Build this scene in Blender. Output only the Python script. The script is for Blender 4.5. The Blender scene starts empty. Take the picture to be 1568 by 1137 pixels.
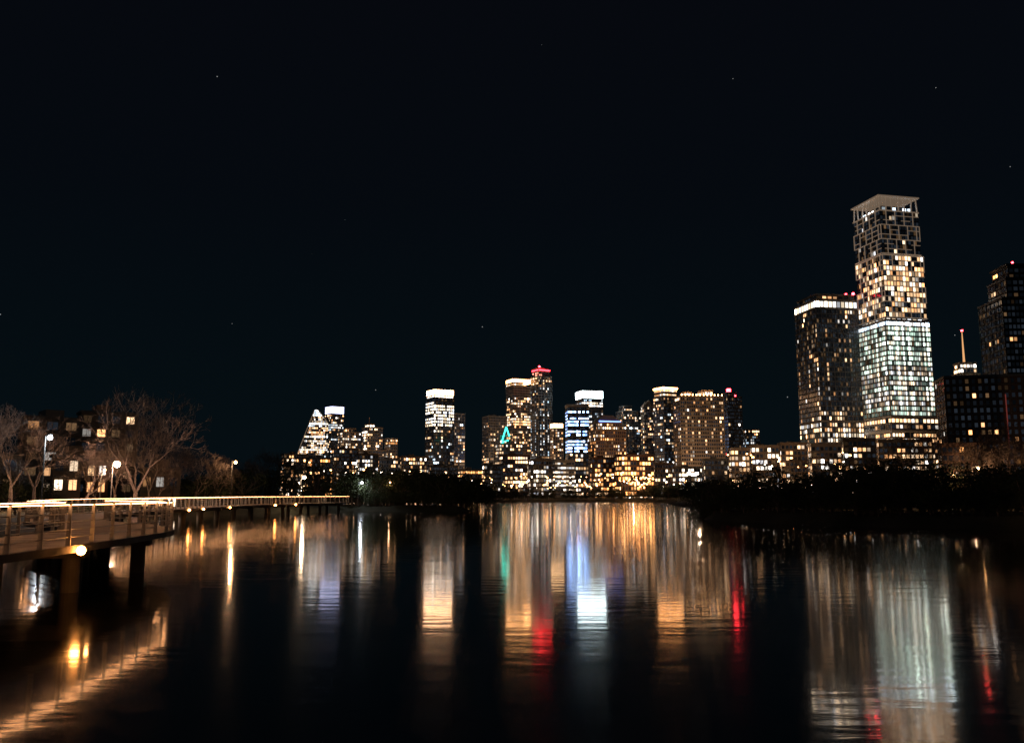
import bpy, math, random
import numpy as np
from mathutils import Vector, Matrix
R = random.Random(7)
NR = np.random.RandomState(5)
scene = bpy.context.scene
scene.view_settings.view_transform = 'Standard'
scene.view_settings.look = 'None'
scene.view_settings.exposure = 0
EYE = 2.8
REF = 1364.0      # reference range (m): site plan numbers are metres at this range, scaled by k
AX = 784.0

# ------------------------------------------------------------ materials
def newmat(name):
    m = bpy.data.materials.new(name); m.use_nodes = True
    nt = m.node_tree; b = nt.nodes['Principled BSDF']
    return m, nt, b
def noisy(name, c0, c1, scale=3.0, rough=0.8, metal=0.0, bump=0.0, detail=5):
    m, nt, b = newmat(name)
    tc = nt.nodes.new('ShaderNodeTexCoord'); n = nt.nodes.new('ShaderNodeTexNoise')
    n.inputs['Scale'].default_value = scale; n.inputs['Detail'].default_value = detail
    r = nt.nodes.new('ShaderNodeValToRGB')
    r.color_ramp.elements[0].position = .3; r.color_ramp.elements[1].position = .7
    r.color_ramp.elements[0].color = (*c0, 1); r.color_ramp.elements[1].color = (*c1, 1)
    nt.links.new(tc.outputs['Object'], n.inputs['Vector']); nt.links.new(n.outputs['Fac'], r.inputs['Fac'])
    nt.links.new(r.outputs['Color'], b.inputs['Base Color'])
    b.inputs['Roughness'].default_value = rough; b.inputs['Metallic'].default_value = metal
    if bump > 0:
        bp = nt.nodes.new('ShaderNodeBump'); bp.inputs['Strength'].default_value = bump
        nt.links.new(n.outputs['Fac'], bp.inputs['Height']); nt.links.new(bp.outputs['Normal'], b.inputs['Normal'])
    return m
def emis(name, col, s, sampling=True):
    m, nt, b = newmat(name)
    b.inputs['Base Color'].default_value = (.3, .3, .3, 1)
    b.inputs['Emission Color'].default_value = (*col, 1); b.inputs['Emission Strength'].default_value = s
    if not sampling: m.cycles.emission_sampling = 'NONE'
    return m
M_dark = noisy('dark_facade', (.03, .032, .036), (.06, .06, .065), .2, .5)
M_tan = noisy('tan_concrete', (.30, .24, .18), (.40, .32, .25), .3, .8)
M_grey = noisy('grey_concrete', (.18, .18, .18), (.27, .26, .25), .3, .8)
M_white = noisy('pale_concrete', (.45, .44, .42), (.6, .58, .55), .3, .7)
M_brick = noisy('brown_brick', (.18, .10, .07), (.26, .15, .10), .5, .8)
M_glowframe = noisy('frame_panels_uplight_glow', (.5, .48, .45), (.65, .62, .58), .3, .7)
_b = M_glowframe.node_tree.nodes['Principled BSDF']
_b.inputs['Emission Color'].default_value = (1, .72, .5, 1); _b.inputs['Emission Strength'].default_value = .13  # concrete frames glow weakly; uplighting is put into the material, no lamps
M_glowframe.cycles.emission_sampling = 'NONE'
M_win, nt, b = newmat('window_glass_lit_rooms')
at = nt.nodes.new('ShaderNodeAttribute'); at.attribute_name = 'lit'
nt.links.new(at.outputs['Color'], b.inputs['Emission Color']); b.inputs['Emission Strength'].default_value = 1.7
b.inputs['Base Color'].default_value = (.015, .02, .025, 1); b.inputs['Roughness'].default_value = .15
M_win.cycles.emission_sampling = 'NONE'
M_red = emis('red_beacon', (1, .03, .04), 30)
M_amber = emis('amber_lamp', (1, .48, .16), 40)
M_whitelamp = emis('white_lamp', (.85, .95, 1), 40)
M_led = emis('handrail_led', (1, .43, .17), 20)
M_metal = noisy('galvanised_steel', (.40, .39, .37), (.55, .53, .5), 4, .5, .25)
M_pole = noisy('lamp_pole_paint', (.05, .05, .05), (.08, .08, .08), 4, .5, .3)
M_deck = noisy('deck_concrete_planks', (.30, .27, .24), (.52, .46, .41), 1.3, .75, 0, .1)
M_pier = noisy('pier_concrete', (.13, .125, .12), (.24, .23, .21), 1.2, .85, 0, .2)
M_bark = noisy('bark', (.12, .09, .075), (.26, .2, .17), 3, .9)
M_leaf = noisy('evergreen_foliage', (.035, .05, .02), (.08, .10, .04), .8, .8)
M_ground = noisy('grass_and_soil', (.03, .035, .018), (.09, .08, .05), .15, .95, 0, .3, 8)

# ------------------------------------------------------------ mesh builder
class MB:
    def __init__(s): s.v = []; s.f = []; s.m = []; s.c = []
    def quad(s, a, b, c, d, mat=0, col=(0, 0, 0)):
        n = len(s.v); s.v += [a, b, c, d]; s.f.append((n, n+1, n+2, n+3)); s.m.append(mat); s.c.append(col)
    def box(s, x0, x1, y0, y1, z0, z1, mat=0, col=(0, 0, 0)):
        s.frustum(x0, x1, y0, y1, z0, z1, 1, 1, mat, col)
    def frustum(s, x0,x1,y0,y1,z0,z1, sx, sy, mat=0, col=(0,0,0)):
        cx, cy = (x0+x1)/2, (y0+y1)/2; hx, hy = (x1-x0)/2*sx, (y1-y0)/2*sy
        n = len(s.v)
        s.v += [(x0,y0,z0),(x1,y0,z0),(x1,y1,z0),(x0,y1,z0),(cx-hx,cy-hy,z1),(cx+hx,cy-hy,z1),(cx+hx,cy+hy,z1),(cx-hx,cy+hy,z1)]
        for q in ((0,3,2,1),(4,5,6,7),(0,1,5,4),(1,2,6,5),(2,3,7,6),(3,0,4,7)):
            s.f.append(tuple(n+i for i in q)); s.m.append(mat); s.c.append(col)
    def prism(s, p, q, r0, r1, n=5, mat=0, col=(0,0,0)):
        p = Vector(p); q = Vector(q); d = (q-p)
        if d.length < 1e-6: return
        d.normalize(); a = d.orthogonal().normalized(); b = d.cross(a)
        k = len(s.v)
        for (o, r) in ((p, r0), (q, r1)):
            for i in range(n):
                t = 2*math.pi*i/n; w = o + a*(r*math.cos(t)) + b*(r*math.sin(t)); s.v.append(tuple(w))
        for i in range(n):
            j = (i+1) % n; s.f.append((k+i, k+j, k+n+j, k+n+i)); s.m.append(mat); s.c.append(col)
        s.f.append(tuple(k+n+i for i in range(n))); s.m.append(mat); s.c.append(col)
    def mesh(s, name, mats):
        me = bpy.data.meshes.new(name); me.from_pydata(s.v, [], s.f)
        for m in mats: me.materials.append(m)
        me.polygons.foreach_set('material_index', s.m)
        a = me.attributes.new('lit', 'FLOAT_COLOR', 'CORNER')
        arr = np.ones((len(me.loops), 4), dtype=np.float32)
        cnt = np.array([len(f) for f in s.f]); arr[:, :3] = np.repeat(np.array(s.c, dtype=np.float32).reshape(-1, 3), cnt, axis=0)
        a.data.foreach_set('color', arr.ravel())
        me.update(); return me
    def obj(s, name, mats, parent=None):
        o = bpy.data.objects.new(name, s.mesh(name, mats)); scene.collection.objects.link(o)
        if parent: o.parent = parent
        return o
def empty(name, loc=(0,0,0), rot=0):
    e = bpy.data.objects.new(name, None); e.location = loc; e.rotation_euler = (0, 0, rot)
    e.empty_display_size = 1; scene.collection.objects.link(e); return e

# ------------------------------------------------------------ terrain
LAKE = np.array([(-26,-300),(-26,0),(-27,20),(-32,45),(-38,75),(-43,100),(-45,120),(-43,145),(-36,163),(-31,172),(-20,170),(-9,173),(-6,179),(-14,192),
 (-60,235),(-150,330),(-260,470),(-100,498),(0,505),(85,498),(62,350),(44,220),(31,135),(24.5,114),(26,103),(31,88),(42,77),(60,72),(120,62),(260,20),(260,-300)], float)
def sdist(P):
    P = np.asarray(P, float); n = len(LAKE); best = np.full(len(P), 1e9); inside = np.zeros(len(P), bool)
    for i in range(n):
        a = LAKE[i]; b = LAKE[(i+1) % n]; ab = b-a
        t = np.clip(((P-a)@ab)/(ab@ab), 0, 1); d = np.linalg.norm(P-(a+t[:, None]*ab), axis=1); best = np.minimum(best, d)
        c = (a[1] > P[:, 1]) != (b[1] > P[:, 1])
        with np.errstate(divide='ignore', invalid='ignore'):
            xi = a[0]+(P[:, 1]-a[1])/(b[1]-a[1]+1e-12)*ab[0]
        inside ^= c & (P[:, 0] < xi)
    return np.where(inside, -best, best)
def height(P):
    P = np.asarray(P, float)
    wob = 1.2*np.sin(P[:,0]*.37+P[:,1]*.21)+.9*np.sin(P[:,0]*.83-P[:,1]*.59+2)+.6*np.sin(P[:,0]*1.9+P[:,1]*.3)
    d = sdist(P)+wob*.5
    s = np.clip(d/5, -1, 1); h = np.where(s > 0, 1.1*s*(2-s), 2*s)
    return h + np.clip(d-5, 0, 400)*.009 + np.where(d > 3, .15*np.sin(P[:,0]*.5)*np.cos(P[:,1]*.43), 0)
def hz(x, y): return float(height([(x, y)])[0])
rs = [4.0]
while rs[-1] < 9000: rs.append(rs[-1]*1.035)
angs = np.concatenate([np.arange(-40, 40, .4), np.arange(40, 320, 4)])
th = np.radians(angs); RR, TT = np.meshgrid(rs, th, indexing='ij')
X = RR*np.sin(TT); Y = RR*np.cos(TT); P = np.stack([X.ravel(), Y.ravel()], 1); Z = height(P)
nr, na = RR.shape
V = np.column_stack([P, Z]).tolist(); V.append((0, 0, -2))
F = []
for i in range(nr-1):
    for j in range(na):
        j2 = (j+1) % na
        F.append((i*na+j, i*na+j2, (i+1)*na+j2, (i+1)*na+j))
for j in range(na): F.append((j, nr*na, (j+1) % na))
me = bpy.data.meshes.new('ground'); me.from_pydata(V, [], F); me.materials.append(M_ground)
for p in me.polygons: p.use_smooth = True
o = bpy.data.objects.new('ground', me); scene.collection.objects.link(o)

# water: two populations of ripple slopes (calm + choppier), fine elongated wavelets
M_water, nt, b = newmat('lake_water')
b2 = nt.nodes.new('ShaderNodeBsdfPrincipled'); mx = nt.nodes.new('ShaderNodeMixShader'); mx.inputs[0].default_value = .3
for q, r in ((b, .065), (b2, .13)):
    q.inputs['Base Color'].default_value = (.0012, .0028, .005, 1); q.inputs['Roughness'].default_value = r; q.inputs['IOR'].default_value = 1.55
tc = nt.nodes.new('ShaderNodeTexCoord'); mp = nt.nodes.new('ShaderNodeMapping'); mp.inputs['Scale'].default_value = (.3, 1.0, 1)
n1 = nt.nodes.new('ShaderNodeTexNoise'); n1.inputs['Scale'].default_value = 1.6; n1.inputs['Detail'].default_value = 4
n2 = nt.nodes.new('ShaderNodeTexNoise'); n2.inputs['Scale'].default_value = .12; n2.inputs['Detail'].default_value = 2
bp1 = nt.nodes.new('ShaderNodeBump'); bp1.inputs['Strength'].default_value = 1; bp1.inputs['Distance'].default_value = .006
bp2 = nt.nodes.new('ShaderNodeBump'); bp2.inputs['Strength'].default_value = 1; bp2.inputs['Distance'].default_value = .02
nt.links.new(tc.outputs['Object'], mp.inputs['Vector'])
for n in (n1, n2): nt.links.new(mp.outputs['Vector'], n.inputs['Vector'])
nt.links.new(n1.outputs['Fac'], bp1.inputs['Height']); nt.links.new(n2.outputs['Fac'], bp2.inputs['Height'])
nt.links.new(bp1.outputs['Normal'], bp2.inputs['Normal'])
nt.links.new(bp2.outputs['Normal'], b.inputs['Normal']); nt.links.new(bp2.outputs['Normal'], b2.inputs['Normal'])
nt.links.new(b.outputs[0], mx.inputs[1]); nt.links.new(b2.outputs[0], mx.inputs[2])
nt.links.new(mx.outputs[0], nt.nodes['Material Output'].inputs['Surface'])
mb = MB(); mb.quad((-3000,-300,0),(3000,-300,0),(3000,3000,0),(-3000,3000,0)); mb.obj('lake_water', [M_water])

# ------------------------------------------------------------ towers
PAL = {
 'warm': [(1,.52,.24),(1,.62,.34),(1,.46,.18),(1,.74,.5),(1,.6,.3),(.95,.88,.8)],
 'amber': [(1,.42,.13),(1,.5,.2),(1,.36,.1)],
 'white': [(1,.80,.56),(1,.9,.78),(1,.72,.46),(.92,.94,1)],
 'cool': [(.6,.8,1),(.8,.92,1),(1,.95,.9)],
 'green': [(.66,.95,.76),(.8,1,.86),(1,.86,.62),(.85,.97,.85)],
 'blue': [(.2,.38,1),(.3,.5,1),(.5,.68,1)],
 'teal': [(.1,.8,.6)], 'red': [(1,.04,.05)], 'pink': [(1,.3,.2)],
}
SIG = .75
def pick(pal, s, sig=None):
    c = R.choice(PAL[pal]); v = s*math.exp(R.gauss(-.15, SIG if sig is None else sig)); v = min(v, s*3); return (c[0]*v, c[1]*v, c[2]*v)
def dim(tint=(.006, .008, .011)):
    v = R.random()**2*1.6+.12
    if R.random() < .13: return (.06*v, .034*v, .016*v)
    return (tint[0]*v, tint[1]*v, tint[2]*v)
def facade(mb, o, d, L, z0, z1, fh, bw, zones, ww=.72, wh=.62, tint=None, cs=.4):
    nx, ny = d[1], -d[0]   # outward normal when walking d with outside on the right
    nb = max(1, round(L/bw)); nf = max(1, round((z1-z0)/fh)); B = L/nb; Fh = (z1-z0)/nf; e = .04
    st = {}; cv = [math.exp(R.gauss(0, cs)) for _ in range(nb)]
    for f in range(nf):
        t = (f+.5)/nf; zn = None
        for i_, q in enumerate(zones):
            if q[0] <= t <= q[1] and (zn is None or R.random() < .5): zn = q; zi = i_
        floorlit = R.random() < (zn[2] if zn else 0); prev = False; fv = math.exp(R.gauss(0, .3))
        for i in range(nb):
            c = dim(tint) if tint else dim()
            if zn:
                md = zn[5] if len(zn) > 5 else 'win'
                if md == 'win':
                    lit = prev if R.random() < .35 else R.random() < zn[2]*(.6+.4*cv[i])
                elif md == 'band': lit = floorlit and R.random() < .88
                elif md == 'col':
                    if (zi, i) not in st: st[(zi, i)] = R.random() < zn[2]
                    lit = st[(zi, i)] and R.random() < .8
                else: lit = True
                prev = lit
                if lit: c = pick(zn[4], zn[3]*fv*cv[i], .35 if md in ('all', 'band', 'glow') else None)
            a0 = (i+(1-ww)/2)*B; a1 = (i+(1+ww)/2)*B; h0 = z0+(f+.5-wh/2)*Fh; h1 = z0+(f+.5+wh/2)*Fh
            p = lambda a, h: (o[0]+d[0]*a+nx*e, o[1]+d[1]*a+ny*e, h)
            mb.quad(p(a0, h0), p(a1, h0), p(a1, h1), p(a0, h1), 1, c)
    return nb, nf
def block(mb, x0, x1, y0, y1, z0, z1, zones, fh=3.5, bw=2.3, ww=.68, wh=.58, trim=.3, tm=2, slabs=True, pil=True, tint=None, sides='flr', parapet=1.2, cs=.4):
    mb.box(x0, x1, y0, y1, z0, z1, 0)
    if 'f' in sides: nb, nf = facade(mb, (x0, y0), (1, 0), x1-x0, z0, z1, fh, bw, zones, ww, wh, tint, cs)
    if 'l' in sides: nbl, nf = facade(mb, (x0, y1), (0, -1), y1-y0, z0, z1, fh, bw, zones, ww, wh, tint, cs)
    if 'r' in sides: facade(mb, (x1, y0), (0, 1), y1-y0, z0, z1, fh, bw, zones, ww, wh, tint, cs)
    Fh = (z1-z0)/nf
    if slabs:
        for f in range(0, nf): mb.box(x0-trim, x1+trim, y0-trim, y1+trim, z0+f*Fh-.18, z0+f*Fh+.18, tm)
    if pil:
        t2 = trim*.8; B = (x1-x0)/nb
        for i in range(0, nb+1, 2): mb.box(x0+i*B-.16, x0+i*B+.16, y0-t2, y0+.1, z0, z1, tm)
        B = (y1-y0)/nbl
        for i in range(0, nbl+1, 2):
            mb.box(x0-t2, x0+.1, y0+i*B-.16, y0+i*B+.16, z0, z1, tm); mb.box(x1-.1, x1+t2, y0+i*B-.16, y0+i*B+.16, z0, z1, tm)
    if parapet: mb.box(x0-trim*1.2, x1+trim*1.2, y0-trim*1.2, y1+trim*1.2, z1, z1+parapet, tm)
class Tower:
    """site plan: bearings expressed as metres at reference range, k = range / reference"""
    def __init__(s, name, a, b, k, yaw=25, ratio=1.0, body=M_dark, trim=M_grey):
        s.mb = MB(); s.name = name; s.k = k; c = (a+b)/2-AX
        Yc = REF*k; Xc = c*k; be = math.atan2(c, REF); app = (b-a)*k*math.cos(be)
        y = math.radians(yaw); s.w = app/(math.cos(y)+ratio*abs(math.sin(y))); s.d = s.w*ratio
        s.e = empty(name, (Xc, Yc, 0), y-be); s.body = body; s.trim = trim
    def z(s, H): return H*s.k+EYE
    def blk(s, u0, u1, v0, v1, H0, H1, zones, **kw):
        w, d = s.w, s.d
        z0 = s.z(H0) if H0 is not None else 0
        block(s.mb, -w/2+u0*w, -w/2+u1*w, -d/2+v0*d, -d/2+v1*d, z0, s.z(H1), zones, **kw)
    def band(s, u0, u1, v0, v1, H0, H1, col):
        w, d = s.w, s.d; x0, x1, y0, y1 = -w/2+u0*w, -w/2+u1*w, -d/2+v0*d, -d/2+v1*d; z0, z1 = s.z(H0), s.z(H1)
        s.mb.box(x0, x1, y0, y1, z0, z1, 1, col)
        n = int((x1-x0)/3)
        if z1-z0 > 4 and n > 1:
            for i in range(n+1):
                x = x0+(x1-x0)*i/n; s.mb.box(x-.12, x+.12, y0-.4, y0+.1, z0, z1, 2)
    def bx(s, u0, u1, v0, v1, H0, H1, mat=2):
        w, d = s.w, s.d
        s.mb.box(-w/2+u0*w, -w/2+u1*w, -d/2+v0*d, -d/2+v1*d, s.z(H0), s.z(H1), mat)
    def done(s):
        s.mb.obj('facade_and_windows', [s.body, M_win, s.trim, M_red, M_glowframe], s.e); return s.e
def beacon(t, u, v, H, s=1.0):
    t.mb.box(-t.w/2+u*t.w-s, -t.w/2+u*t.w+s, -t.d/2+v*t.d-s, -t.d/2+v*t.d+s, t.z(H), t.z(H)+2*s, 3)

# sail shaped office tower
t = Tower('sail_shaped_office_tower', 439, 499, .9, 0, .5, M_dark, M_white)
n = 34; H00, H01 = 20, 133
def su(f): return .02+.63*(f**1.12)
def sr(f): return 1.0 if f < .82 else 1.0-.28*((f-.82)/.18)
for i in range(n):
    H0 = H00+i*(H01-H00)/n; H1 = H00+(i+1)*(H01-H00)/n; f = (i+.5)/n
    if f > .9: zones = [(0, 1, 1, 2.6, 'cool', 'all')]
    elif i % 6 == 3: zones = [(0, 1, 1, 1.7, 'white', 'all')]
    else: zones = [(0, 1, R.choice([.35, .5, .7]), .8, R.choice(['white', 'warm', 'warm', 'cool']), 'win')]
    t.blk(su(f), sr(f), 0, 1, H0, H1, zones, fh=99, parapet=0, pil=False, trim=.2, bw=2, wh=.7)
w, d = t.w, t.d
for i in range(12):
    f0, f1 = i/12, (i+1)/12
    for yy in (-d/2-.3, d/2+.3):
        t.mb.prism((-w/2+su(f0)*w-.3, yy, t.z(H00+(H01-H00)*f0)), (-w/2+su(f1)*w-.3, yy, t.z(H00+(H01-H00)*f1)), .7, .7, 4, 4)
    if f0 > .8: t.mb.prism((-w/2+sr(f0)*w, -d/2-.3, t.z(H00+(H01-H00)*f0)), (-w/2+sr(f1)*w, -d/2-.3, t.z(H00+(H01-H00)*f1)), .7, .7, 4, 4)
t.blk(0, 1, 0, 1, None, 20, [(0, 1, .5, 1.2, 'warm')])
t.done()
t = Tower('office_tower', 494, 523, .95, 28, 1, M_dark, M_grey)
t.blk(0, 1, 0, 1, None, 126, [(0, 1, .3, .9, 'warm'), (.5, .92, .3, .9, 'cool', 'band')])
t.band(0, 1, 0, 1, 127.5, 138, (1.2, 1.3, 2.1)); t.bx(-.03, 1.03, -.03, 1.03, 138, 140); t.done()
t = Tower('condominium_tower', 514, 550, .86, 20, .8, M_tan, M_tan)
t.blk(0, 1, 0, 1, None, 98, [(0, 1, .4, .9, 'warm'), (.86, .93, .9, 1.6, 'white', 'band')]); t.blk(.3, .8, .2, .8, 98.8, 104, [(0, 1, .5, 1.5, 'warm')]); t.done()
t = Tower('stepped_hotel_tower', 548, 589, .84, 22, .8, M_grey, M_tan)
t.blk(0, 1, 0, 1, None, 70, [(0, 1, .4, .9, 'warm')]); t.blk(.1, .85, .05, .9, 70.8, 105, [(0, 1, .4, 1.1, 'warm'), (.8, 1, .8, 1.8, 'white', 'band')])
t.blk(.15, .45, .1, .6, 106, 110, [(0, 1, 1, 2.2, 'white', 'all')]); t.bx(.24, .27, .3, .33, 110, 122); t.done()
t = Tower('office_tower', 587, 607, .84, 25, 1, M_grey, M_tan)
t.blk(0, 1, 0, 1, None, 88, [(0, 1, .3, .8, 'warm'), (.9, 1, .7, 1, 'amber')]); t.done()
# tower with bright crown
t = Tower('crowned_glass_tower', 650, 694, .72, 25, .9, M_dark, M_dark)
t.blk(0, 1, 0, 1, None, 150, [(0, .72, .22, .9, 'warm'), (.1, .6, .14, .8, 'cool', 'win'), (.72, .96, .75, 1.9, 'white', 'band'), (.0, .12, .5, 1.0, 'warm')])
t.blk(.04, .96, .04, .96, 151, 154.5, [(0, 1, 1, 2.6, 'white', 'all')]); t.band(.02, .98, .02, .98, 155.5, 163.5, (9.5, 4.8, 2.3)); t.bx(0, 1, 0, 1, 163.5, 165); t.done()
t = Tower('glass_condominium_tower', 680, 711, .76, 25, 1, M_dark, M_grey)
t.blk(0, 1, 0, 1, None, 126, [(0, 1, .3, .8, 'warm'), (.8, 1, .25, 1.1, 'cool')]); t.done()
# centre cluster
t = Tower('residential_tower', 738, 776, .83, 22, .9, M_grey, M_grey)
t.blk(0, 1, 0, 1, None, 122, [(0, .5, .35, .8, 'warm'), (.5, 1, .10, .6, 'warm')]); t.bx(.2, .5, .2, .6, 122, 126); t.done()
t = Tower('hotel_with_teal_lit_gable', 757, 800, .68, 18, .7, M_dark, M_grey)
t.blk(0, 1, 0, 1, None, 80, [(0, 1, .45, .9, 'warm'), (.6, .75, .7, 1.2, 'white', 'band')]); t.blk(.05, .5, .1, .8, 81, 92, [(0, 1, .3, 1, 'warm')])
w, d = t.w, t.d
for (p, q) in (((-.42, 82), (-.22, 106)), ((-.22, 106), (-.08, 92)), ((-.42, 82), (-.12, 86))):
    t.mb.prism((p[0]*w, -d/2-.6, t.z(p[1])), (q[0]*w, -d/2-.6, t.z(q[1])), .7, .7, 4, 1, (.12, 2.6, 1.9))
t.done()
t = Tower('hotel_tower', 775, 815, .88, 24, .8, M_tan, M_tan)
t.blk(0, 1, 0, 1, None, 168, [(0, .9, .34, 1.0, 'warm'), (.6, .72, .95, 1.8, 'warm', 'band'), (.35, .4, 1, 1.6, 'white', 'band')])
t.blk(0, .55, 0, 1, 169.5, 174, [(0, 1, 1, 1, 'warm', 'all')]); t.band(-.01, 1.01, -.01, 1.01, 174.5, 180, (10, 4.4, 1.5)); t.bx(0, 1, 0, 1, 180, 182); t.done()
t = Tower('tall_condominium_tower', 813, 846, .86, 30, 1, M_dark, M_grey)
t.blk(0, 1, 0, 1, None, 184, [(0, 1, .25, .7, 'warm'), (.2, .95, .35, .6, 'cool', 'col'), (.93, 1, .8, 1.5, 'warm')])
t.blk(.1, .9, .1, .9, 185.5, 192, [(0, 1, .5, .8, 'pink', 'win')]); t.bx(.05, .5, .1, .9, 193.5, 199)
t.band(.1, .9, .05, .09, 194, 195.6, (14, .2, .3)); t.band(.03, .06, .1, .9, 194, 195.6, (14, .2, .3)); beacon(t, .2, .2, 199); t.done()
t = Tower('office_tower', 843, 863, .8, 20, 1, M_tan, M_tan)
t.blk(0, 1, 0, 1, None, 104, [(0, 1, .4, .9, 'warm')]); t.band(0, 1, 0, 1, 105.7, 112, (5, 2.8, 1.3)); t.bx(0, 1, 0, 1, 112, 113); t.done()
t = Tower('blue_lit_office_tower', 867, 903, .7, 8, .8, M_dark, M_white)
t.blk(0, 1, 0, 1, None, 137, [(0, .5, .3, 1, 'warm'), (.5, .98, .85, 2.9, 'blue', 'band')], ww=.9, wh=.5)
t.bx(-.04, 1.0, -.04, 1, 138.8, 141); t.done()
t = Tower('bright_crowned_office_tower', 883, 925, .86, 20, .9, M_dark, M_grey)
t.blk(0, 1, 0, 1, None, 149, [(0, 1, .4, .9, 'cool'), (.78, 1, .6, 1.4, 'white', 'band')])
t.band(-.01, 1.01, -.01, 1.01, 151, 161.5, (6, 7.4, 7.6)); t.bx(0, 1, 0, 1, 161.5, 163); t.done()
t = Tower('hip_roofed_brick_tower', 900, 960, .66, 22, .75, M_brick, M_tan)
t.blk(0, 1, 0, 1, None, 100, [(0, 1, .45, .7, 'warm'), (0, 1, .45, .8, 'amber')], ww=.5); t.blk(.1, .9, .1, .9, 102, 112, [(0, 1, .5, 1.0, 'warm')], ww=.5)
w, d = t.w, t.d; t.mb.frustum(-.4*w, .4*w, -.4*d, .4*d, t.z(114), t.z(125), .45, .4, 2)
t.band(.14, .86, .08, .10, 114, 115.5, (.4, .7, 2.6)); t.done()
t = Tower('office_tower', 945, 986, .9, 25, .8, M_dark, M_grey)
t.blk(0, 1, 0, 1, None, 130, [(0, 1, .2, .8, 'warm'), (.2, .9, .2, .7, 'cool'), (.93, 1, .9, 1.4, 'warm', 'band')]); t.blk(.1, .5, .1, .8, 131.5, 138, [(0, 1, .5, 1.2, 'warm')]); t.done()
t = Tower('gabled_office_tower', 984, 1005, .88, 22, .8, M_tan, M_tan)
t.blk(0, 1, 0, 1, None, 138, [(0, 1, .3, .8, 'warm')]); w, d = t.w, t.d; t.mb.frustum(-.5*w, .5*w, -.5*d, .5*d, t.z(139.5), t.z(148), .1, 1, 2); t.done()
t = Tower('glass_residential_tower', 1004, 1042, .72, 35, 1, M_dark, M_grey)
t.blk(0, 1, 0, 1, None, 152, [(0, 1, .25, .8, 'warm'), (.25, .9, .28, .8, 'cool')])
t.blk(0, .9, 0, .9, 153.8, 158, [(0, 1, 1, 1.3, 'warm', 'all')]); t.blk(.02, .96, .02, .96, 160, 164.5, [(0, 1, 1, 1.6, 'warm', 'all')], parapet=0); t.band(-.01, 1, -.01, 1, 165, 167.5, (14, 5.5, 1.6)); t.done()
t = Tower('wide_residential_tower', 1034, 1112, .6, 20, .5, M_tan, M_tan)
t.blk(0, 1, 0, 1, None, 152, [(0, 1, .2, .7, 'warm'), (.15, .9, .35, .6, 'warm', 'col'), (.93, 1, .8, 1.5, 'warm')], bw=2.1, trim=.45)
t.blk(.12, .3, .2, .8, 155, 159, [(0, 1, .8, 1.8, 'warm')]); t.blk(.55, .8, .2, .8, 155, 162, [(0, 1, .8, 1.8, 'warm')])
for i in range(12):
    u = .03+i*.085; t.band(u, u+.012, -.03, .0, 154, 156.5, (14, 6.5, 2.4))
t.done()
t = Tower('dark_residential_tower', 1108, 1141, .62, 30, .9, M_dark, M_dark)
t.blk(0, 1, 0, 1, None, 152, [(0, 1, .12, .7, 'warm'), (.1, .8, .05, .9, 'red')]); t.blk(.1, .7, .1, .8, 154, 159, [(0, 1, .2, .6, 'pink')]); beacon(t, .2, .2, 161, 1.5); beacon(t, .6, 0.1, 154, .6); t.done()
t = Tower('office_tower', 1141, 1167, .8, 20, .8, M_dark, M_grey)
t.blk(0, 1, 0, 1, None, 102, [(0, 1, .15, .8, 'cool'), (.9, 1, .5, 1, 'warm')]); t.done()

# residential tower on the right
t = Tower('column_windowed_residential_tower', 1229, 1328, .46, 30, .95, M_dark, M_grey)
t.blk(0, 1, 0, 1, 34, 112, [(0, 1, .75, 1.3, 'white'), (0, 1, .7, 1.0, 'warm')], bw=2.0, ww=.6, wh=.66, cs=.7)
t.blk(0, 1, 0, 1, None, 33, [(0, 1, .5, 1.6, 'warm')])
t.blk(0, 1, 0, 1, 114, 286, [(0, 1, .12, 1.0, 'warm'), (.0, .93, .3, .5, 'warm', 'col'), (.0, .93, .3, .25, 'warm', 'col'), (.0, .1, .4, 1.2, 'warm')], bw=2.0, ww=.6, wh=.66, parapet=.6, cs=.7)
t.blk(0, 1, 0, 1, 288, 299, [(0, 1, .95, 1.5, 'white')], bw=3.2, fh=5, ww=.75, wh=.8)
t.blk(.05, .95, .05, .95, 302, 308, [(0, 1, .1, 1, 'warm')], bw=4); beacon(t, .95, .05, 311, .7); beacon(t, .8, .1, 311, .5); t.done()

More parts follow.
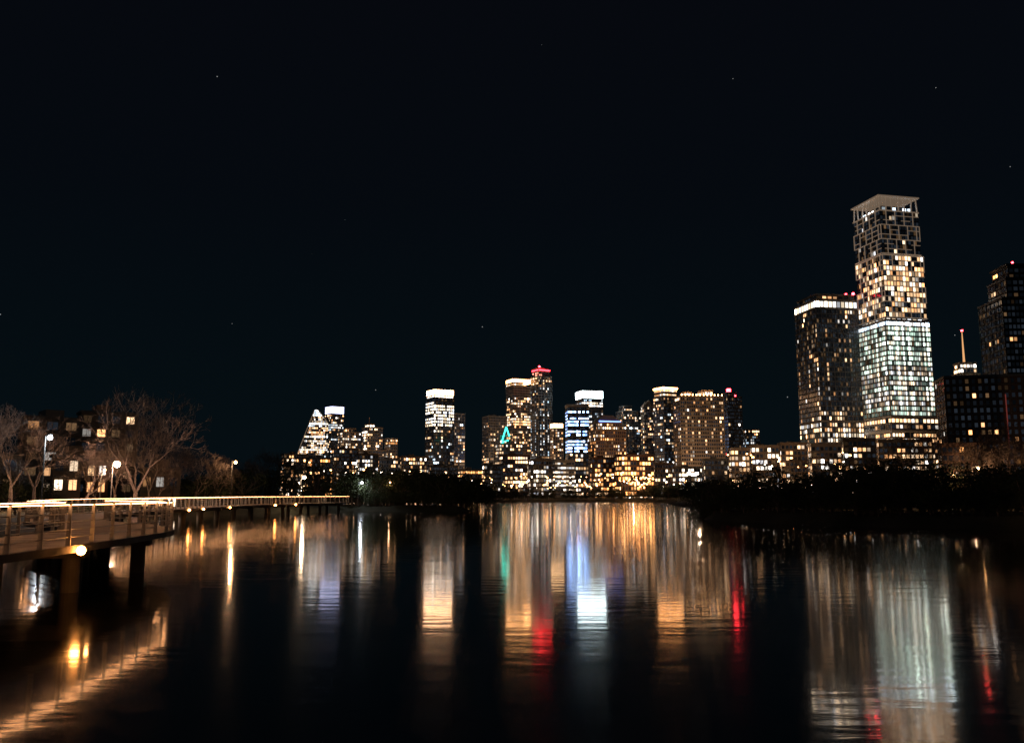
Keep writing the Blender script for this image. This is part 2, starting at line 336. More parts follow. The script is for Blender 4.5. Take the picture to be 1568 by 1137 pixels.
# stacked jenga-like tower
t = Tower('stacked_offset_skyscraper', 1324, 1440, .45, 36, 1.0, M_dark, M_white)
t.blk(.0, 1.0, .0, 1.0, None, 96, [(0, 1, .6, 1.2, 'warm')])
t.bx(-.05, 1.05, -.05, 1.05, 97.5, 99); t.blk(-.03, 1.03, -.03, 1.03, 100, 118, [(.3, .8, 1, 1.8, 'warm', 'band'), (0, .3, .3, 1, 'warm')], bw=3)
t.blk(.0, 1.0, .0, 1.0, 121, 266, [(0, .95, .9, .65, 'green', 'win'), (.0, .7, .9, .55, 'green', 'band'), (.3, .6, .95, .8, 'green'), (.0, .5, .8, .5, 'white'), (.96, 1, 1, 2.2, 'cool', 'all')], fh=3.5, bw=1.5, ww=.8, wh=.66, trim=.35, tint=(.07, .10, .085), cs=.75)
def jenga(u0, u1, v0, v1, H0, H1, prob, st, pal):
    w, d = t.w, t.d; z0, z1 = t.z(H0), t.z(H1)
    x0, x1, y0, y1 = -w/2+u0*w, -w/2+u1*w, -d/2+v0*d, -d/2+v1*d
    t.mb.box(x0, x1, y0, y1, z0, z1, 0)
    nf = max(2, round((z1-z0)/3.6)); Fh = (z1-z0)/nf; nb = 13
    for (o, dr, L) in (((x0, y0), (1, 0), x1-x0), ((x0, y1), (0, -1), y1-y0), ((x1, y0), (0, 1), y1-y0)):
        nx, ny = dr[1], -dr[0]; B = L/nb
        def P(a, h, e): return (o[0]+dr[0]*a+nx*e, o[1]+dr[1]*a+ny*e, h)
        def bar(a0, a1, h0, h1, e):
            p = [P(a0, h0, e), P(a1, h0, e), P(a1, h1, e), P(a0, h1, e)]; q = [P(a0, h0, -.05), P(a1, h0, -.05), P(a1, h1, -.05), P(a0, h1, -.05)]
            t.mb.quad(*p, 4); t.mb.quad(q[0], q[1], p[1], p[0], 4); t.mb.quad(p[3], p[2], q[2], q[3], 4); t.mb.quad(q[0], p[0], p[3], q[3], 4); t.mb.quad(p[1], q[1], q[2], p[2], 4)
        for f in range(nf):
            zz = z0+f*Fh; prev = False; off = 0 if (f//3) % 2 else 1.5
            for i in range(nb):
                lit = prev if R.random() < .4 else R.random() < prob
                prev = lit
                c = pick(pal, st) if lit else dim()
                t.mb.quad(P((i+.12)*B, zz+.45, .04), P((i+.88)*B, zz+.45, .04), P((i+.88)*B, zz+Fh-.45, .04), P((i+.12)*B, zz+Fh-.45, .04), 1, c)
                if (i+int(off)) % 3 == 0: bar(i*B-.14, i*B+.14, zz, zz+Fh, .66)
            if f % 3 == 0: bar(0, L, zz-.18, zz+.18, .8)
            else:
                i = int(off) % 3
                while i < nb:
                    if R.random() < .6: bar(i*B, min(nb, i+3)*B, zz-.14, zz+.14, .7)
                    i += 3
        bar(0, L, z1-.3, z1+.3, .9)
jenga(.06, 1.0, .06, .96, 273, 371, .62, .85, 'warm')
t.blk(.08, .92, .1, .9, 267.8, 272.5, [(0, 1, 1, .7, 'white', 'all')], bw=4, parapet=0)
jenga(.03, .92, .02, .92, 372.5, 441, .04, .6, 'white')
w, d = t.w, t.d
t.blk(.14, .86, .12, .8, 443, 451, [(0, 1, .6, 1.0, 'cool', 'win')], bw=4, parapet=0)
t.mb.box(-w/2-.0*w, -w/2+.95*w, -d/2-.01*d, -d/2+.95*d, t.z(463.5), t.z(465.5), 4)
for i in range(7):
    f = i/6; xx = -w/2+(.04+.87*f)*w; yy = -d/2+.03*d
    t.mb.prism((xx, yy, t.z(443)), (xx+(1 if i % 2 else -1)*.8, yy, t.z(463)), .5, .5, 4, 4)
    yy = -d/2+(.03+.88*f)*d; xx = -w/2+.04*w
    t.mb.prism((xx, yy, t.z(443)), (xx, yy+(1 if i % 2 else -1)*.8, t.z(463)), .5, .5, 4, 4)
t.done()

# far right group
t = Tower('brown_condominium_tower', 1430, 1449, .5, 10, 1, M_brick, M_brick)
t.blk(0, 1, 0, 1, None, 176, [(0, 1, .06, .8, 'warm')]); t.done()
t = Tower('spired_office_tower', 1468, 1515, .5, 25, .8, M_tan, M_tan)
t.blk(0, 1, 0, 1, None, 187, [(0, 1, .3, 1.0, 'warm')]); t.blk(.15, .9, .1, .9, 190, 205, [(0, 1, .6, 1.4, 'warm')])
w = t.w; t.mb.prism((0, 0, t.z(205)), (0, 0, t.z(258)), .9, .3, 6, 1, (.5, .25, .1)); t.mb.box(-.7, .7, -.7, .7, t.z(258), t.z(260), 3); t.done()
t = Tower('stepped_condominium_tower', 1519, 1655, .36, 28, .8, M_dark, M_dark)
t.blk(0, 1, 0, 1, None, 302, [(0, 1, .035, .8, 'warm'), (0, .8, .03, .8, 'amber'), (.84, .88, .7, 1.2, 'amber'), (.3, .34, .3, .9, 'warm')], trim=.5)
t.blk(.14, .9, .12, .9, 305, 335, [(0, 1, .10, 1.0, 'warm'), (.25, .4, .8, 1.3, 'amber', 'band')], bw=3)
t.blk(.22, .85, .2, .85, 337, 355, [(0, 1, .2, 1.0, 'amber'), (.8, 1, .9, 1.6, 'amber', 'all')], bw=3); t.bx(.18, .9, .16, .88, 358, 361); beacon(t, .3, .2, 362, .4); t.done()
t = Tower('dark_apartment_block', 1440, 1660, .31, 15, .35, M_brick, M_grey)
t.blk(0, 1, 0, 1, None, 182, [(0, 1, .04, .8, 'warm'), (.3, .6, .12, 1.2, 'amber')], bw=2.8, ww=.5)
t.band(.46, .466, -.02, .0, 70, 155, (.08, .015, .012))
t.done()

# low-rise waterfront blocks
def low(name, a, b, k, H, prob, pal, st=1.2, body=M_grey, yaw=15, ratio=.5, **kw):
    t = Tower(name, a, b, k, yaw, ratio, body, body); t.blk(0, 1, 0, 1, None, H, [(0, 1, prob*.85, st*.9, pal), (.0, .25, min(1, prob*1.3), st*1.1, 'warm')], **kw)
    t.bx(.3, .5, .3, .7, H+2.5, H+5); t.done()
low('low_rise_building', 428, 470, .62, 64, .4, 'warm', body=M_tan)
low('low_rise_building', 468, 508, .58, 58, .3, 'amber')
low('low_rise_building', 505, 545, .6, 72, .3, 'warm')
low('low_rise_building', 545, 578, .58, 64, .5, 'white', body=M_tan)
low('low_rise_building', 575, 612, .6, 56, .3, 'warm')
low('low_rise_building', 608, 656, .62, 60, .35, 'warm', body=M_tan)
low('low_rise_building', 655, 700, .55, 46, .35, 'warm')
low('low_rise_building', 700, 742, .6, 40, .4, 'amber')
low('low_rise_building', 738, 770, .55, 48, .4, 'warm')
low('low_rise_building', 764, 812, .56, 62, .5, 'warm', body=M_brick)
low('low_rise_building', 808, 852, .55, 55, .45, 'white', body=M_tan)
low('parking_garage', 846, 880, .5, 54, .8, 'white', .9, wh=.4, ww=.95, body=M_white)
low('low_rise_building', 878, 910, .54, 66, .45, 'warm')
low('brick_apartment_building', 902, 946, .5, 58, .45, 'amber', 1.5, body=M_brick)
low('balconied_hotel', 942, 1002, .48, 62, .6, 'amber', 1.9, body=M_brick, yaw=25, ratio=.5)
low('low_rise_building', 1000, 1032, .52, 50, .15, 'warm', body=M_tan)
low('low_rise_building', 1030, 1078, .5, 44, .5, 'white')
low('low_rise_building', 1076, 1120, .48, 56, .2, 'warm')
low('waterfront_apartment_building', 1118, 1150, .4, 72, .65, 'warm', 1.3, body=M_tan)
low('waterfront_apartment_building', 1148, 1196, .4, 76, .6, 'white', 1.3, body=M_tan)
low('waterfront_apartment_building', 1194, 1242, .4, 80, .55, 'warm', 1.4, body=M_tan)
low('waterfront_apartment_building', 1240, 1292, .36, 78, .4, 'warm', 1.3, body=M_white)
low('waterfront_apartment_building', 1290, 1345, .36, 86, .25, 'warm', 1.2, body=M_grey)
low('waterfront_apartment_building', 1340, 1432, .37, 84, .5, 'warm', 1.4, body=M_tan)
low('waterfront_apartment_building', 1440, 1500, .28, 78, .12, 'amber', 1.2, body=M_brick)

# ------------------------------------------------------------ left bank apartment buildings
def apartments(name, a, b, k, H, yaw, lits, body, st=1.0, bay=3.4):
    t = Tower(name, a, b, k, yaw, .6, body, M_grey)
    w, d = t.w, t.d; z1 = t.z(H); nf = max(2, round(z1/3.1)); Fh = z1/nf; nb = max(2, round(w/bay)); B = w/nb
    t.mb.box(-w/2, w/2, -d/2, d/2, 0, z1, 0); t.mb.box(-w/2-.3, w/2+.3, -d/2-.3, d/2+.3, z1, z1+.5, 2)
    for i in range(nb):
        if i % 3 == 1: t.mb.box(-w/2+i*B, -w/2+(i+1)*B, -d/2, d/2, z1+.5, z1+1.9, 0)
        for f in range(nf):
            x = -w/2+i*B; zz = f*Fh; c = pick('warm', st*.6) if R.random() < lits else dim()
            xa, xb = x+.15*B, x+.7*B
            t.mb.quad((xa, -d/2-.03, zz+.9), (xb, -d/2-.03, zz+.9), (xb, -d/2-.03, zz+2.5), (xa, -d/2-.03, zz+2.5), 1, c)
            t.mb.box(xa-.1, xb+.1, -d/2-.12, -d/2-.02, zz+.78, zz+.88, 2)
            t.mb.box((xa+xb)/2-.04, (xa+xb)/2+.04, -d/2-.1, -d/2-.02, zz+.9, zz+2.5, 2)
            if i % 2 == 0 and f > 0:
                t.mb.box(x+.2, x+B-.2, -d/2-1.5, -d/2, zz-.1, zz+.08, 2); t.mb.box(x+.2, x+B-.2, -d/2-1.5, -d/2-1.45, zz+1.0, zz+1.08, 2)
                for j in range(8):
                    xx = x+.2+j*(B-.45)/7; t.mb.box(xx, xx+.05, -d/2-1.5, -d/2-1.45, zz+.08, zz+1.0, 2)
    t.done(); return t
apartments('lakeside_apartment_building', 20, 118, .135, 118, 12, .10, M_grey)
apartments('lakeside_apartment_building', 110, 205, .15, 126, 8, .10, M_tan)
apartments('lakeside_apartment_building', -80, 30, .10, 62, 10, .25, M_white, 1.2)
apartments('lakeside_town_house', 74, 122, .105, 60, 10, .8, M_tan, 2.2, 2.0)
apartments('lakeside_town_house', 126, 164, .112, 50, 10, .7, M_brick, 2.2, 2.0)
apartments('lakeside_town_house', 212, 275, .115, 40, 5, .5, M_tan, 1.6, 2.4)

# ------------------------------------------------------------ boardwalk
ctrl = [(-10.7,2),(-10.95,9),(-11.25,15),(-11.6,20.5),(-12.05,26),(-12.8,32),(-13.8,36.6),(-17.2,43),(-23,51),(-28.5,64),(-31.5,76),(-33.2,90),(-34.6,105),(-35.2,120),(-34.4,137),(-32.4,149),(-30.0,158),(-29.6,163)]
def catmull(P, step=.5):
    out = []
    for i in range(1, len(P)-2):
        p0, p1, p2, p3 = [np.array(P[j], float) for j in (i-1, i, i+1, i+2)]
        n = max(2, int(np.linalg.norm(p2-p1)/step))
        for j in range(n):
            t = j/n; out.append(.5*((2*p1)+(-p0+p2)*t+(2*p0-5*p1+4*p2-p3)*t*t+(-p0+3*p1-3*p2+p3)*t**3))
    return np.array(out)
path = catmull([(-10.6,-4)]+ctrl+[(-29.5,168)], .5)
tan_ = np.gradient(path, axis=0); tan_ /= np.linalg.norm(tan_, axis=1)[:, None]
nrm = np.column_stack([-tan_[:, 1], tan_[:, 0]])   # to the left
S = np.concatenate([[0], np.cumsum(np.linalg.norm(np.diff(path, axis=0), axis=1))])
DECK = 1.50; WID = 4.3
dz = DECK+np.clip((path[:, 1]-60)/100, 0, 1)*.35
def at_s(s):
    x = np.interp(s, S, path[:, 0]); y = np.interp(s, S, path[:, 1]); nx = np.interp(s, S, nrm[:, 0]); ny = np.interp(s, S, nrm[:, 1]); z = np.interp(s, S, dz)
    return np.array([x, y]), np.array([nx, ny]), z
def sweep(mb, o0, o1, z0, z1, mat=0, step=1):
    idx = list(range(0, len(path), step))
    if idx[-1] != len(path)-1: idx.append(len(path)-1)
    base = len(mb.v)
    for i in idx:
        a = path[i]+nrm[i]*o0; b = path[i]+nrm[i]*o1; z = dz[i]
        mb.v += [(a[0], a[1], z+z0), (b[0], b[1], z+z0), (b[0], b[1], z+z1), (a[0], a[1], z+z1)]
    for j in range(len(idx)-1):
        k = base+j*4; l = k+4
        for (p, q) in ((0, 1), (1, 2), (2, 3), (3, 0)):
            mb.f.append((k+q, k+p, l+p, l+q)); mb.m.append(mat); mb.c.append((0, 0, 0))
bw = empty('lakeside_boardwalk')
mb = MB(); sweep(mb, .0, .25, -.20, -.02); sweep(mb, WID-.25, WID, -.20, -.02); sweep(mb, .3, WID-.3, -.15, -.06)
mb.obj('deck_edge_beams', [M_pier], bw)
mb = MB(); s = 0; L = S[-1]
while s < L-.3:
    a, n0, z0 = at_s(s+.006); b, n1, z1 = at_s(s+.294)
    p = [a+n0*.02, b+n1*.02, b+n1*(WID-.02), a+n0*(WID-.02)]; k = len(mb.v); j = R.uniform(-.004, .004)
    mb.v += [(p[0][0], p[0][1], z0-.05), (p[1][0], p[1][1], z1-.05), (p[2][0], p[2][1], z1-.05), (p[3][0], p[3][1], z0-.05)]
    mb.v += [(p[0][0], p[0][1], z0+j), (p[1][0], p[1][1], z1+j), (p[2][0], p[2][1], z1+j), (p[3][0], p[3][1], z0+j)]
    for q in ((4,7,6,5)[::-1],(0,1,5,4),(1,2,6,5),(2,3,7,6),(3,0,4,7)): mb.f.append(tuple(k+i for i in q)); mb.m.append(0); mb.c.append((0,0,0))
    s += .3
mb.obj('deck_planks', [M_deck], bw)
mb = MB(); led = MB()
for (off, sg) in ((.12, 1), (WID-.12, -1)):
    sweep(mb, off-.05, off+.05, 1.10, 1.125)
    for zb in (.22, .43, .64, .85): sweep(mb, off-.014, off+.014, zb-.014, zb+.014)
    s = 0.2
    while s < L:
        a, n0, z = at_s(s); tdir = np.array([n0[1], -n0[0]]); c = a+n0*off
        k = len(mb.v)
        for (zz, hw) in ((-.2, .07), (1.10, .04)):
            for (u, v) in ((-1, -1), (1, -1), (1, 1), (-1, 1)):
                q = c+tdir*.02*u+n0*(hw*v); mb.v.append((q[0], q[1], z+zz))
        for q in ((4,5,6,7),(0,1,5,4),(1,2,6,5),(2,3,7,6),(3,0,4,7)): mb.f.append(tuple(k+i for i in q)); mb.m.append(0); mb.c.append((0,0,0))
        s += 1.7
    sweep(led, off-.010+sg*.03, off+.010+sg*.03, 1.078, 1.098)
mb.obj('railings', [M_metal], bw); led.obj('handrail_led_strip', [M_led], bw)
mb = MB(); s = 3.5
while s < L-3:
    a, n0, z = at_s(s); tdir = np.array([n0[1], -n0[0]])
    p0 = a+n0*.6; p1 = a+n0*(WID-.6)
    k = len(mb.v)
    for zz in (-.5, -.203):
        for (pp, u) in ((p0, -1), (p0, 1), (p1, 1), (p1, -1)):
            q = pp+tdir*.25*u; mb.v.append((q[0], q[1], z+zz))
    for q in ((4,5,6,7),(0,3,2,1),(0,1,5,4),(1,2,6,5),(2,3,7,6),(3,0,4,7)): mb.f.append(tuple(k+i for i in q)); mb.m.append(0); mb.c.append((0,0,0))
    for o_ in (1.05, WID-1.05):
        q = a+n0*o_; mb.prism((q[0], q[1], -2.5), (q[0], q[1], z-.5), .26, .26, 16)
    s += 7.2
mb.obj('piers_and_cap_beams', [M_pier], bw)
# marker lights on the outer deck edge
mb = MB()
for (yy, r, pw) in ((24.6, .13, 6), (92, .12, 3), (98, .12, 3), (110, .12, 3), (131, .14, 3), (140, .14, 3)):
    i = int(np.argmin(abs(path[:, 1]-yy))); q = path[i]-nrm[i]*.16; z = dz[i]-.14
    for j in range(4):
        a0 = -math.pi/2+j*math.pi/4; a1 = a0+math.pi/4
        mb.prism((q[0], q[1], z+r*math.sin(a0)), (q[0], q[1], z+r*math.sin(a1)), max(.005, r*math.cos(a0)), max(.005, r*math.cos(a1)), 10)
    li = bpy.data.lights.new('marker_light', 'POINT'); li.energy = pw; li.color = (1, .38, .1); li.shadow_soft_size = .05
    lo = bpy.data.objects.new('marker_light', li); lo.location = (q[0]-nrm[i][0]*.3, q[1]-nrm[i][1]*.3, dz[i]-.2); lo.parent = bw; scene.collection.objects.link(lo)
mb.obj('edge_marker_lamps', [emis('marker_amber', (1, .34, .07), 60)], bw)

# ------------------------------------------------------------ street lamps
def street_lamp(x, y, z, col, power, mat, r=.16):
    g = hz(x, y); e = empty('street_lamp', (x, y, g)); h = z-g; mb = MB()
    mb.prism((0,0,-.3), (0,0,.5), .16, .14, 10); mb.prism((0,0,.5), (0,0,h+.25), .08, .05, 8)
    mb.prism((0,0,h+.2), (.55,-.35,h+.3), .04, .035, 6); mb.frustum(.35,.85,-.5,-.2,h+.3,h+.42,.7,.7)
    mb.obj('pole_and_arm', [M_pole], e)
    mb = MB(); 
    for i in range(4):
        a0 = -math.pi/2+i*math.pi/4; a1 = a0+math.pi/4
        mb.prism((.6,-.35,h+.05+r*math.sin(a0)), (.6,-.35,h+.05+r*math.sin(a1)), max(.01, r*math.cos(a0)), max(.01, r*math.cos(a1)), 12)
    mb.obj('lamp_globe', [mat], e)
    li = bpy.data.lights.new('lamp_light', 'POINT'); li.energy = power; li.color = col; li.shadow_soft_size = .12
    lo = bpy.data.objects.new('lamp_light', li); lo.location = (.6, -.75, h-.35); lo.parent = e; scene.collection.objects.link(lo)
AMB = (1, .56, .28); WH = (.85, .93, 1)
street_lamp(-43.7, 97, 6.3, (1, .55, .34), 2500, emis('warm_lamp', (1, .6, .32), 60), .36)
street_lamp(-46.5, 88, 8.6, WH, 700, M_whitelamp, .24)
street_lamp(-54, 92, 5.0, AMB, 700, M_amber, .12)
street_lamp(-42, 133, 7.9, AMB, 600, M_amber, .22)
street_lamp(-37.5, 158, 6.2, (1, .7, .45), 700, emis('warm_lamp_small', (1, .7, .42), 50), .3)
street_lamp(-30.3, 176, 5.6, WH, 200, M_whitelamp, .22)
street_lamp(-25.0, 178, 5.6, AMB, 60, M_amber, .14)
street_lamp(-50, 108, 6.0, AMB, 700, M_amber, .12)
street_lamp(56, 108, 6.2, AMB, 600, M_amber, .16)
street_lamp(51, 104, 5.2, AMB, 250, M_amber, .14)
street_lamp(44, 113, 4.2, AMB, 160, M_amber, .1)
street_lamp(47.5, 77.5, 2.6, AMB, 25, M_amber, .1)
street_lamp(49.2, 77.5, 2.5, AMB, 25, M_amber, .08)
street_lamp(52.5, 76, 2.4, WH, 8, M_whitelamp, .05)

# distant shore lamps: poles with heads, one object
mb = MB()
def dl(px, yv, dist, m, r):
    x = (px-AX)*dist/REF; z = EYE+(760-yv)*dist/REF; g = hz(x, dist); z = max(z, g+3)
    mb.prism((x, dist, g-.5), (x, dist, z), .12, .08, 5, 0); mb.box(x-r, x+r, dist-r-.3, dist+r-.3, z-r*.7, z+r*.7, m)
for i in range(120):
    px = R.uniform(640, 1075); dl(px, R.uniform(728, 748), R.uniform(512, 560) if px > 735 else R.uniform(540, 600), R.choice([1, 1, 1, 1, 2]), R.uniform(.15, .36))
for i in range(22): dl(R.uniform(905, 1000), R.uniform(722, 742), 520, 1, R.uniform(.25, .45))
for i in range(26): dl(R.uniform(1115, 1330), R.uniform(690, 716), R.uniform(460, 520), R.choice([1, 1, 2]), R.uniform(.25, .5))
for (px, yv) in ((1068, 724), (1062, 726), (1056, 724)): dl(px, yv, 520, 2, .8)
for i in range(14): dl(R.uniform(430, 640), R.uniform(705, 725), R.uniform(540, 600), R.choice([1, 1, 2]), R.uniform(.2, .5))
mb.obj('distant_street_lamps', [M_pole, emis('far_amber', (1, .42, .13), 26), emis('far_white', (1, .85, .65), 26)])
# added point lights without fixtures, placed to brighten the tower facades
def facade_fill(px, k, zz, W, col=(1, .6, .34)):
    li = bpy.data.lights.new('added_facade_fill', 'POINT'); li.energy = W; li.color = col; li.shadow_soft_size = .3
    lo = bpy.data.objects.new('added_facade_fill', li); lo.location = ((px-AX)*k, REF*k, zz); scene.collection.objects.link(lo)
for (px, k, zz, W) in ((1070, .545, 30, 42000), (1095, .55, 30, 26000), (1030, .62, 30, 22000), (925, .60, 26, 22000), (795, .78, 40, 40000), (570, .76, 30, 30000), (530, .78, 30, 26000), (1180, .37, 14, 7000), (1260, .42, 16, 16000), (1380, .40, 16, 9000), (850, .72, 26, 22000), (760, .75, 26, 16000), (970, .46, 14, 7000), (690, .66, 20, 14000), (1490, .27, 14, 3500)):
    facade_fill(px, k, zz, W)

# ------------------------------------------------------------ trees
def bare(seed, H=10.0, lv=7, up=.12):
    rr = random.Random(seed); mb = MB()
    def grow(p, d, L, r, l):
        seg = 3 if l < 3 else 2
        for i in range(seg):
            q = p+d*(L/seg); r2 = r*.86 if i < seg-1 else r*.8
            mb.prism(p, q, r, r2, 6 if l < 2 else (4 if l < 5 else 3)); p = q; r = r2
            d = (d+Vector((rr.gauss(0, .13), rr.gauss(0, .13), rr.gauss(0, .08)+.03))).normalized()
            if l >= 3 and rr.random() < .5:
                s = Vector((rr.gauss(0, 1), rr.gauss(0, 1), rr.gauss(.4, .6))).normalized(); mb.prism(p, p+(d*.5+s).normalized()*L*.6, r*.5, .01, 3)
        if l >= lv: return
        n = 3 if (l < 2 or rr.random() < .35) else 2
        ph = rr.random()*6.28
        for j in range(n):
            a = d.orthogonal().normalized(); b = d.cross(a); t = ph+6.283*j/n+rr.gauss(0, .3); an = rr.uniform(.32, .75)
            nd = (d*math.cos(an)+(a*math.cos(t)+b*math.sin(t))*math.sin(an)+Vector((0, 0, up))).normalized()
            grow(p, nd, L*rr.uniform(.66, .86), max(.014, r*rr.uniform(.6, .78)), l+1)
    grow(Vector((0, 0, -.3)), Vector((rr.gauss(0, .05), rr.gauss(0, .05), 1)).normalized(), H*.24, H*.026, 0)
    zmax = max(v[2] for v in mb.v); k = H/zmax; mb.v = [(v[0]*k, v[1]*k, v[2]*k) for v in mb.v]
    return mb.mesh('bare_tree_mesh', [M_bark])
BT = [bare(11), bare(23), bare(37), bare(51, up=.03)]
def put_bare(px, top, d, v=None):
    x = (px-AX)*d/REF; g = hz(x, d); h = EYE+(760-top)*d/REF-g
    o = bpy.data.objects.new('bare_tree', R.choice(BT) if v is None else BT[v]); scene.collection.objects.link(o)
    o.location = (x, d, g); s = h/10; o.scale = (s*.95, s*.95, s); o.rotation_euler = (0, 0, R.uniform(0, 6.28))
for (px, top, d) in ((208, 590, 103), (232, 628, 112), (180, 668, 112), (16, 622, 96), (52, 632, 104), (-20, 610, 90), (262, 668, 126), (292, 684, 132), (128, 672, 100), (330, 694, 140), (408, 680, 215), (432, 690, 225), (380, 700, 180), (150, 690, 112), (25, 690, 84), (240, 690, 112)):
    put_bare(px, top, d)
for (px, top, d) in ((1435, 640, 150), (1450, 655, 140), (1548, 640, 130), (1420, 668, 130), (1500, 672, 112), (1530, 660, 120), (1325, 684, 125), (1240, 690, 130), (1560, 668, 104), (1475, 676, 118), (1180, 700, 128), (1370, 684, 110), (1285, 690, 112), (1130, 708, 124)):
    put_bare(px, top, d)

def leafy_arrays(seed, H=10.0, nleaf=1500):
    r = np.random.RandomState(seed); rr = random.Random(seed); mb = MB()
    mb.prism((0,0,-.5), (.1,.1,H*.32), H*.03, H*.02, 6); W = H*.42
    cl = []
    for i in range(26):
        a = rr.random()*6.28; rad = W*math.sqrt(rr.random()); z = H*(.22+.72*rr.random()*(1-.35*(rad/W)**2)); c = (rad*math.cos(a), rad*math.sin(a), z); cl.append(c)
        if i < 12: mb.prism((.1,.1,H*.3), c, H*.012, H*.004, 4)
    V = list(mb.v); F = list(mb.f); M = list(mb.m)
    cl = np.array(cl); ci = r.randint(0, len(cl), nleaf); rad = (H*.10)*(.6+r.rand(len(cl)))
    p = cl[ci]+r.randn(nleaf, 3)*rad[ci][:, None]*np.array([.75, .75, .55]); p[:, 2] = np.maximum(p[:, 2], .3)
    a = r.randn(nleaf, 3); a /= np.linalg.norm(a, axis=1)[:, None]; b = np.cross(a, r.randn(nleaf, 3)); b /= np.linalg.norm(b, axis=1)[:, None]
    sz = H*.018*(.6+r.rand(nleaf))[:, None]; a *= sz; b *= sz*.6
    q = np.stack([p-a, p-b, p+a, p+b], 1).reshape(-1, 3); base = len(V)
    V = np.vstack([np.array(V), q]); F += [(base+4*i, base+4*i+1, base+4*i+2, base+4*i+3) for i in range(nleaf)]; M += [1]*nleaf
    return V, F, M
LV = [leafy_arrays(s) for s in (3, 8, 19, 27)]
def mass(name, spots):
    VV = []; FF = []; MM = []; base = 0
    for (x, y, h) in spots:
        V, F, M = R.choice(LV); a = R.uniform(0, 6.28); s = h/10; sw = s*R.uniform(.9, 1.5); c, si = math.cos(a), math.sin(a)
        g = hz(x, y); W = np.column_stack([(V[:, 0]*c-V[:, 1]*si)*sw+x, (V[:, 0]*si+V[:, 1]*c)*sw+y, V[:, 2]*s+g])
        VV.append(W); FF += [tuple(base+i for i in f) for f in F]; MM += M; base += len(V)
    me = bpy.data.meshes.new(name); me.from_pydata(np.vstack(VV).tolist(), [], FF); me.materials.append(M_bark); me.materials.append(M_leaf)
    me.polygons.foreach_set('material_index', MM); o = bpy.data.objects.new(name, me); scene.collection.objects.link(o)
# right bank
sp = []
for i in range(95):
    px = 1062+520*(i/94)+R.uniform(-8, 8); row = i % 3
    d0 = np.interp(px, [1062, 1090, 1200, 1300, 1400, 1568, 1600], [122, 114, 101, 90, 85, 79, 79])
    d = d0+3.0+row*7+R.uniform(0, 4); x = (px-AX)*d/REF
    top = np.interp(px, [1062, 1085, 1130, 1220, 1300, 1420, 1500, 1570], [744, 726, 720, 710, 702, 702, 708, 700])+R.uniform(-12, 28)+(2-row)*9
    if 1440 < px < 1490 and row < 2: top += 26
    g = hz(x, d); sp.append((x, d, max(2.0, EYE+(760-top)*d/REF-g)))
for i in range(60):
    px = R.uniform(1075, 1600); d0 = np.interp(px, [1062, 1090, 1200, 1300, 1400, 1568, 1600], [122, 114, 101, 90, 85, 79, 79]); d = d0+.5+R.uniform(0, 2); sp.append(((px-AX)*d/REF, d, R.uniform(1.2, 2.8)))
mass('riverbank_trees', sp)
# peninsula
sp = []
for i in range(60):
    px = 540+188*(i/59)+R.uniform(-4, 4); d = 178+ (i % 3)*4+R.uniform(0, 3) if px < 715 else 179+R.uniform(0, 2)
    top = np.interp(px, [540, 560, 600, 640, 690, 715, 730], [712, 716, 718, 716, 720, 722, 728])+R.uniform(-5, 12); x = (px-AX)*d/REF
    sp.append((x, d, max(2, EYE+(760-top)*d/REF-hz(x, d))))
for i in range(30):
    px = R.uniform(548, 728); d = 175+R.uniform(0, 2.5); sp.append(((px-AX)*d/REF, d, R.uniform(1.5, 3)))
mass('peninsula_trees', sp)
# far shore
sp = []
for i in range(110):
    px = R.uniform(700, 1110); d = R.uniform(504, 535); top = np.interp(px, [700, 800, 960, 1050, 1110], [744, 746, 745, 740, 730])+R.uniform(-5, 9)
    x = (px-AX)*d/REF; sp.append((x, d, max(3, EYE+(760-top)*d/REF-hz(x, d))))
for i in range(30):
    px = R.uniform(980, 1110); d = R.uniform(250, 440); x = (px-AX)*d/REF
    if sdist([(x, d)])[0] > 3: sp.append((x, d, R.uniform(4, 8)))
mass('far_shore_trees', sp)
# left bank understorey
sp = []
for i in range(120):
    px = R.uniform(-60, 560); d = R.uniform(100, 240) if px < 380 else R.uniform(185, 300); x = (px-AX)*d/REF
    if sdist([(x, d)])[0] < 2.5: continue
    if 70 < px < 290 and d < 165: continue
    top = np.interp(px, [-60, 60, 200, 300, 380, 430, 560], [722, 728, 728, 716, 700, 704, 712])+R.uniform(-4, 18)
    sp.append((x, d, max(2, EYE+(760-top)*d/REF-hz(x, d))))
for i in range(40):
    px = R.uniform(60, 300); d = R.uniform(98, 112); x = (px-AX)*d/REF
    if sdist([(x, d)])[0] > 2: sp.append((x, d, R.uniform(.8, 1.6)))
mass('left_bank_shrubs_and_trees', sp)

# ------------------------------------------------------------ world, moonlight, camera
w = bpy.data.worlds.new('World'); scene.world = w; w.use_nodes = True; nt = w.node_tree; bg = nt.nodes['Background']
tc = nt.nodes.new('ShaderNodeTexCoord'); sx = nt.nodes.new('ShaderNodeSeparateXYZ'); nt.links.new(tc.outputs['Generated'], sx.inputs[0])
cr = nt.nodes.new('ShaderNodeValToRGB'); nt.links.new(sx.outputs['Z'], cr.inputs['Fac'])
el = cr.color_ramp.elements; el[0].position = 0; el[0].color = (.0016, .0044, .0064, 1); el[1].position = .62; el[1].color = (.0020, .0024, .0042, 1)
e = el.new(.12); e.color = (.0012, .0038, .0058, 1); e = el.new(.32); e.color = (.0014, .0026, .0045, 1)
sky = nt.nodes.new('ShaderNodeTexSky'); sky.sky_type = 'NISHITA'; sky.sun_disc = False; sky.sun_elevation = math.radians(1); sky.sun_rotation = math.radians(200)
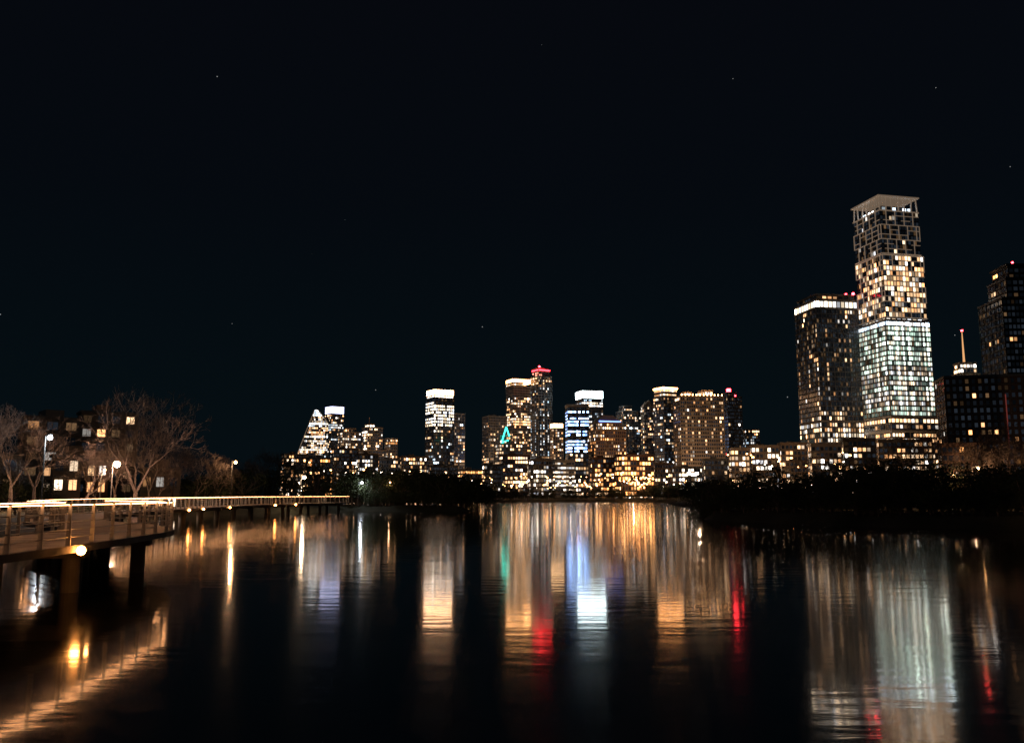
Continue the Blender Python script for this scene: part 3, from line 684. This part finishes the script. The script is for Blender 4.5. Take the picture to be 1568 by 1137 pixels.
m1 = nt.nodes.new('ShaderNodeMixRGB'); m1.blend_type = 'ADD'; m1.inputs['Fac'].default_value = .0003
nt.links.new(cr.outputs['Color'], m1.inputs['Color1']); nt.links.new(sky.outputs['Color'], m1.inputs['Color2'])
vo = nt.nodes.new('ShaderNodeTexVoronoi'); vo.inputs['Scale'].default_value = 60; nt.links.new(tc.outputs['Generated'], vo.inputs['Vector'])
lt = nt.nodes.new('ShaderNodeMath'); lt.operation = 'LESS_THAN'; lt.inputs[1].default_value = .034; nt.links.new(vo.outputs['Distance'], lt.inputs[0])
sc = nt.nodes.new('ShaderNodeSeparateColor'); nt.links.new(vo.outputs['Color'], sc.inputs[0])
gt = nt.nodes.new('ShaderNodeMath'); gt.operation = 'GREATER_THAN'; gt.inputs[1].default_value = .82; nt.links.new(sc.outputs[0], gt.inputs[0])
mu = nt.nodes.new('ShaderNodeMath'); mu.operation = 'MULTIPLY'; nt.links.new(lt.outputs[0], mu.inputs[0]); nt.links.new(gt.outputs[0], mu.inputs[1])
mu2 = nt.nodes.new('ShaderNodeMath'); mu2.operation = 'MULTIPLY'; mu2.inputs[1].default_value = .3; nt.links.new(mu.outputs[0], mu2.inputs[0])
m2 = nt.nodes.new('ShaderNodeMixRGB'); m2.blend_type = 'ADD'; m2.inputs['Fac'].default_value = 1
nt.links.new(m1.outputs['Color'], m2.inputs['Color1']); nt.links.new(mu2.outputs[0], m2.inputs['Color2'])
nt.links.new(m2.outputs['Color'], bg.inputs['Color']); bg.inputs['Strength'].default_value = 1
sl = bpy.data.lights.new('moonlight', 'SUN'); sl.energy = .01; sl.angle = math.radians(.5); sl.color = (.8, .88, 1)
so = bpy.data.objects.new('moonlight', sl); so.rotation_euler = (math.radians(50), 0, math.radians(-30)); scene.collection.objects.link(so)
cam = bpy.data.cameras.new('camera'); cam.sensor_width = 36; cam.lens = 1350/1568*36; cam.clip_end = 20000; cam.clip_start = .1
co = bpy.data.objects.new('camera', cam); co.location = (0, 0, EYE); co.rotation_euler = (math.radians(90+8.1), 0, 0); scene.collection.objects.link(co); scene.camera = co
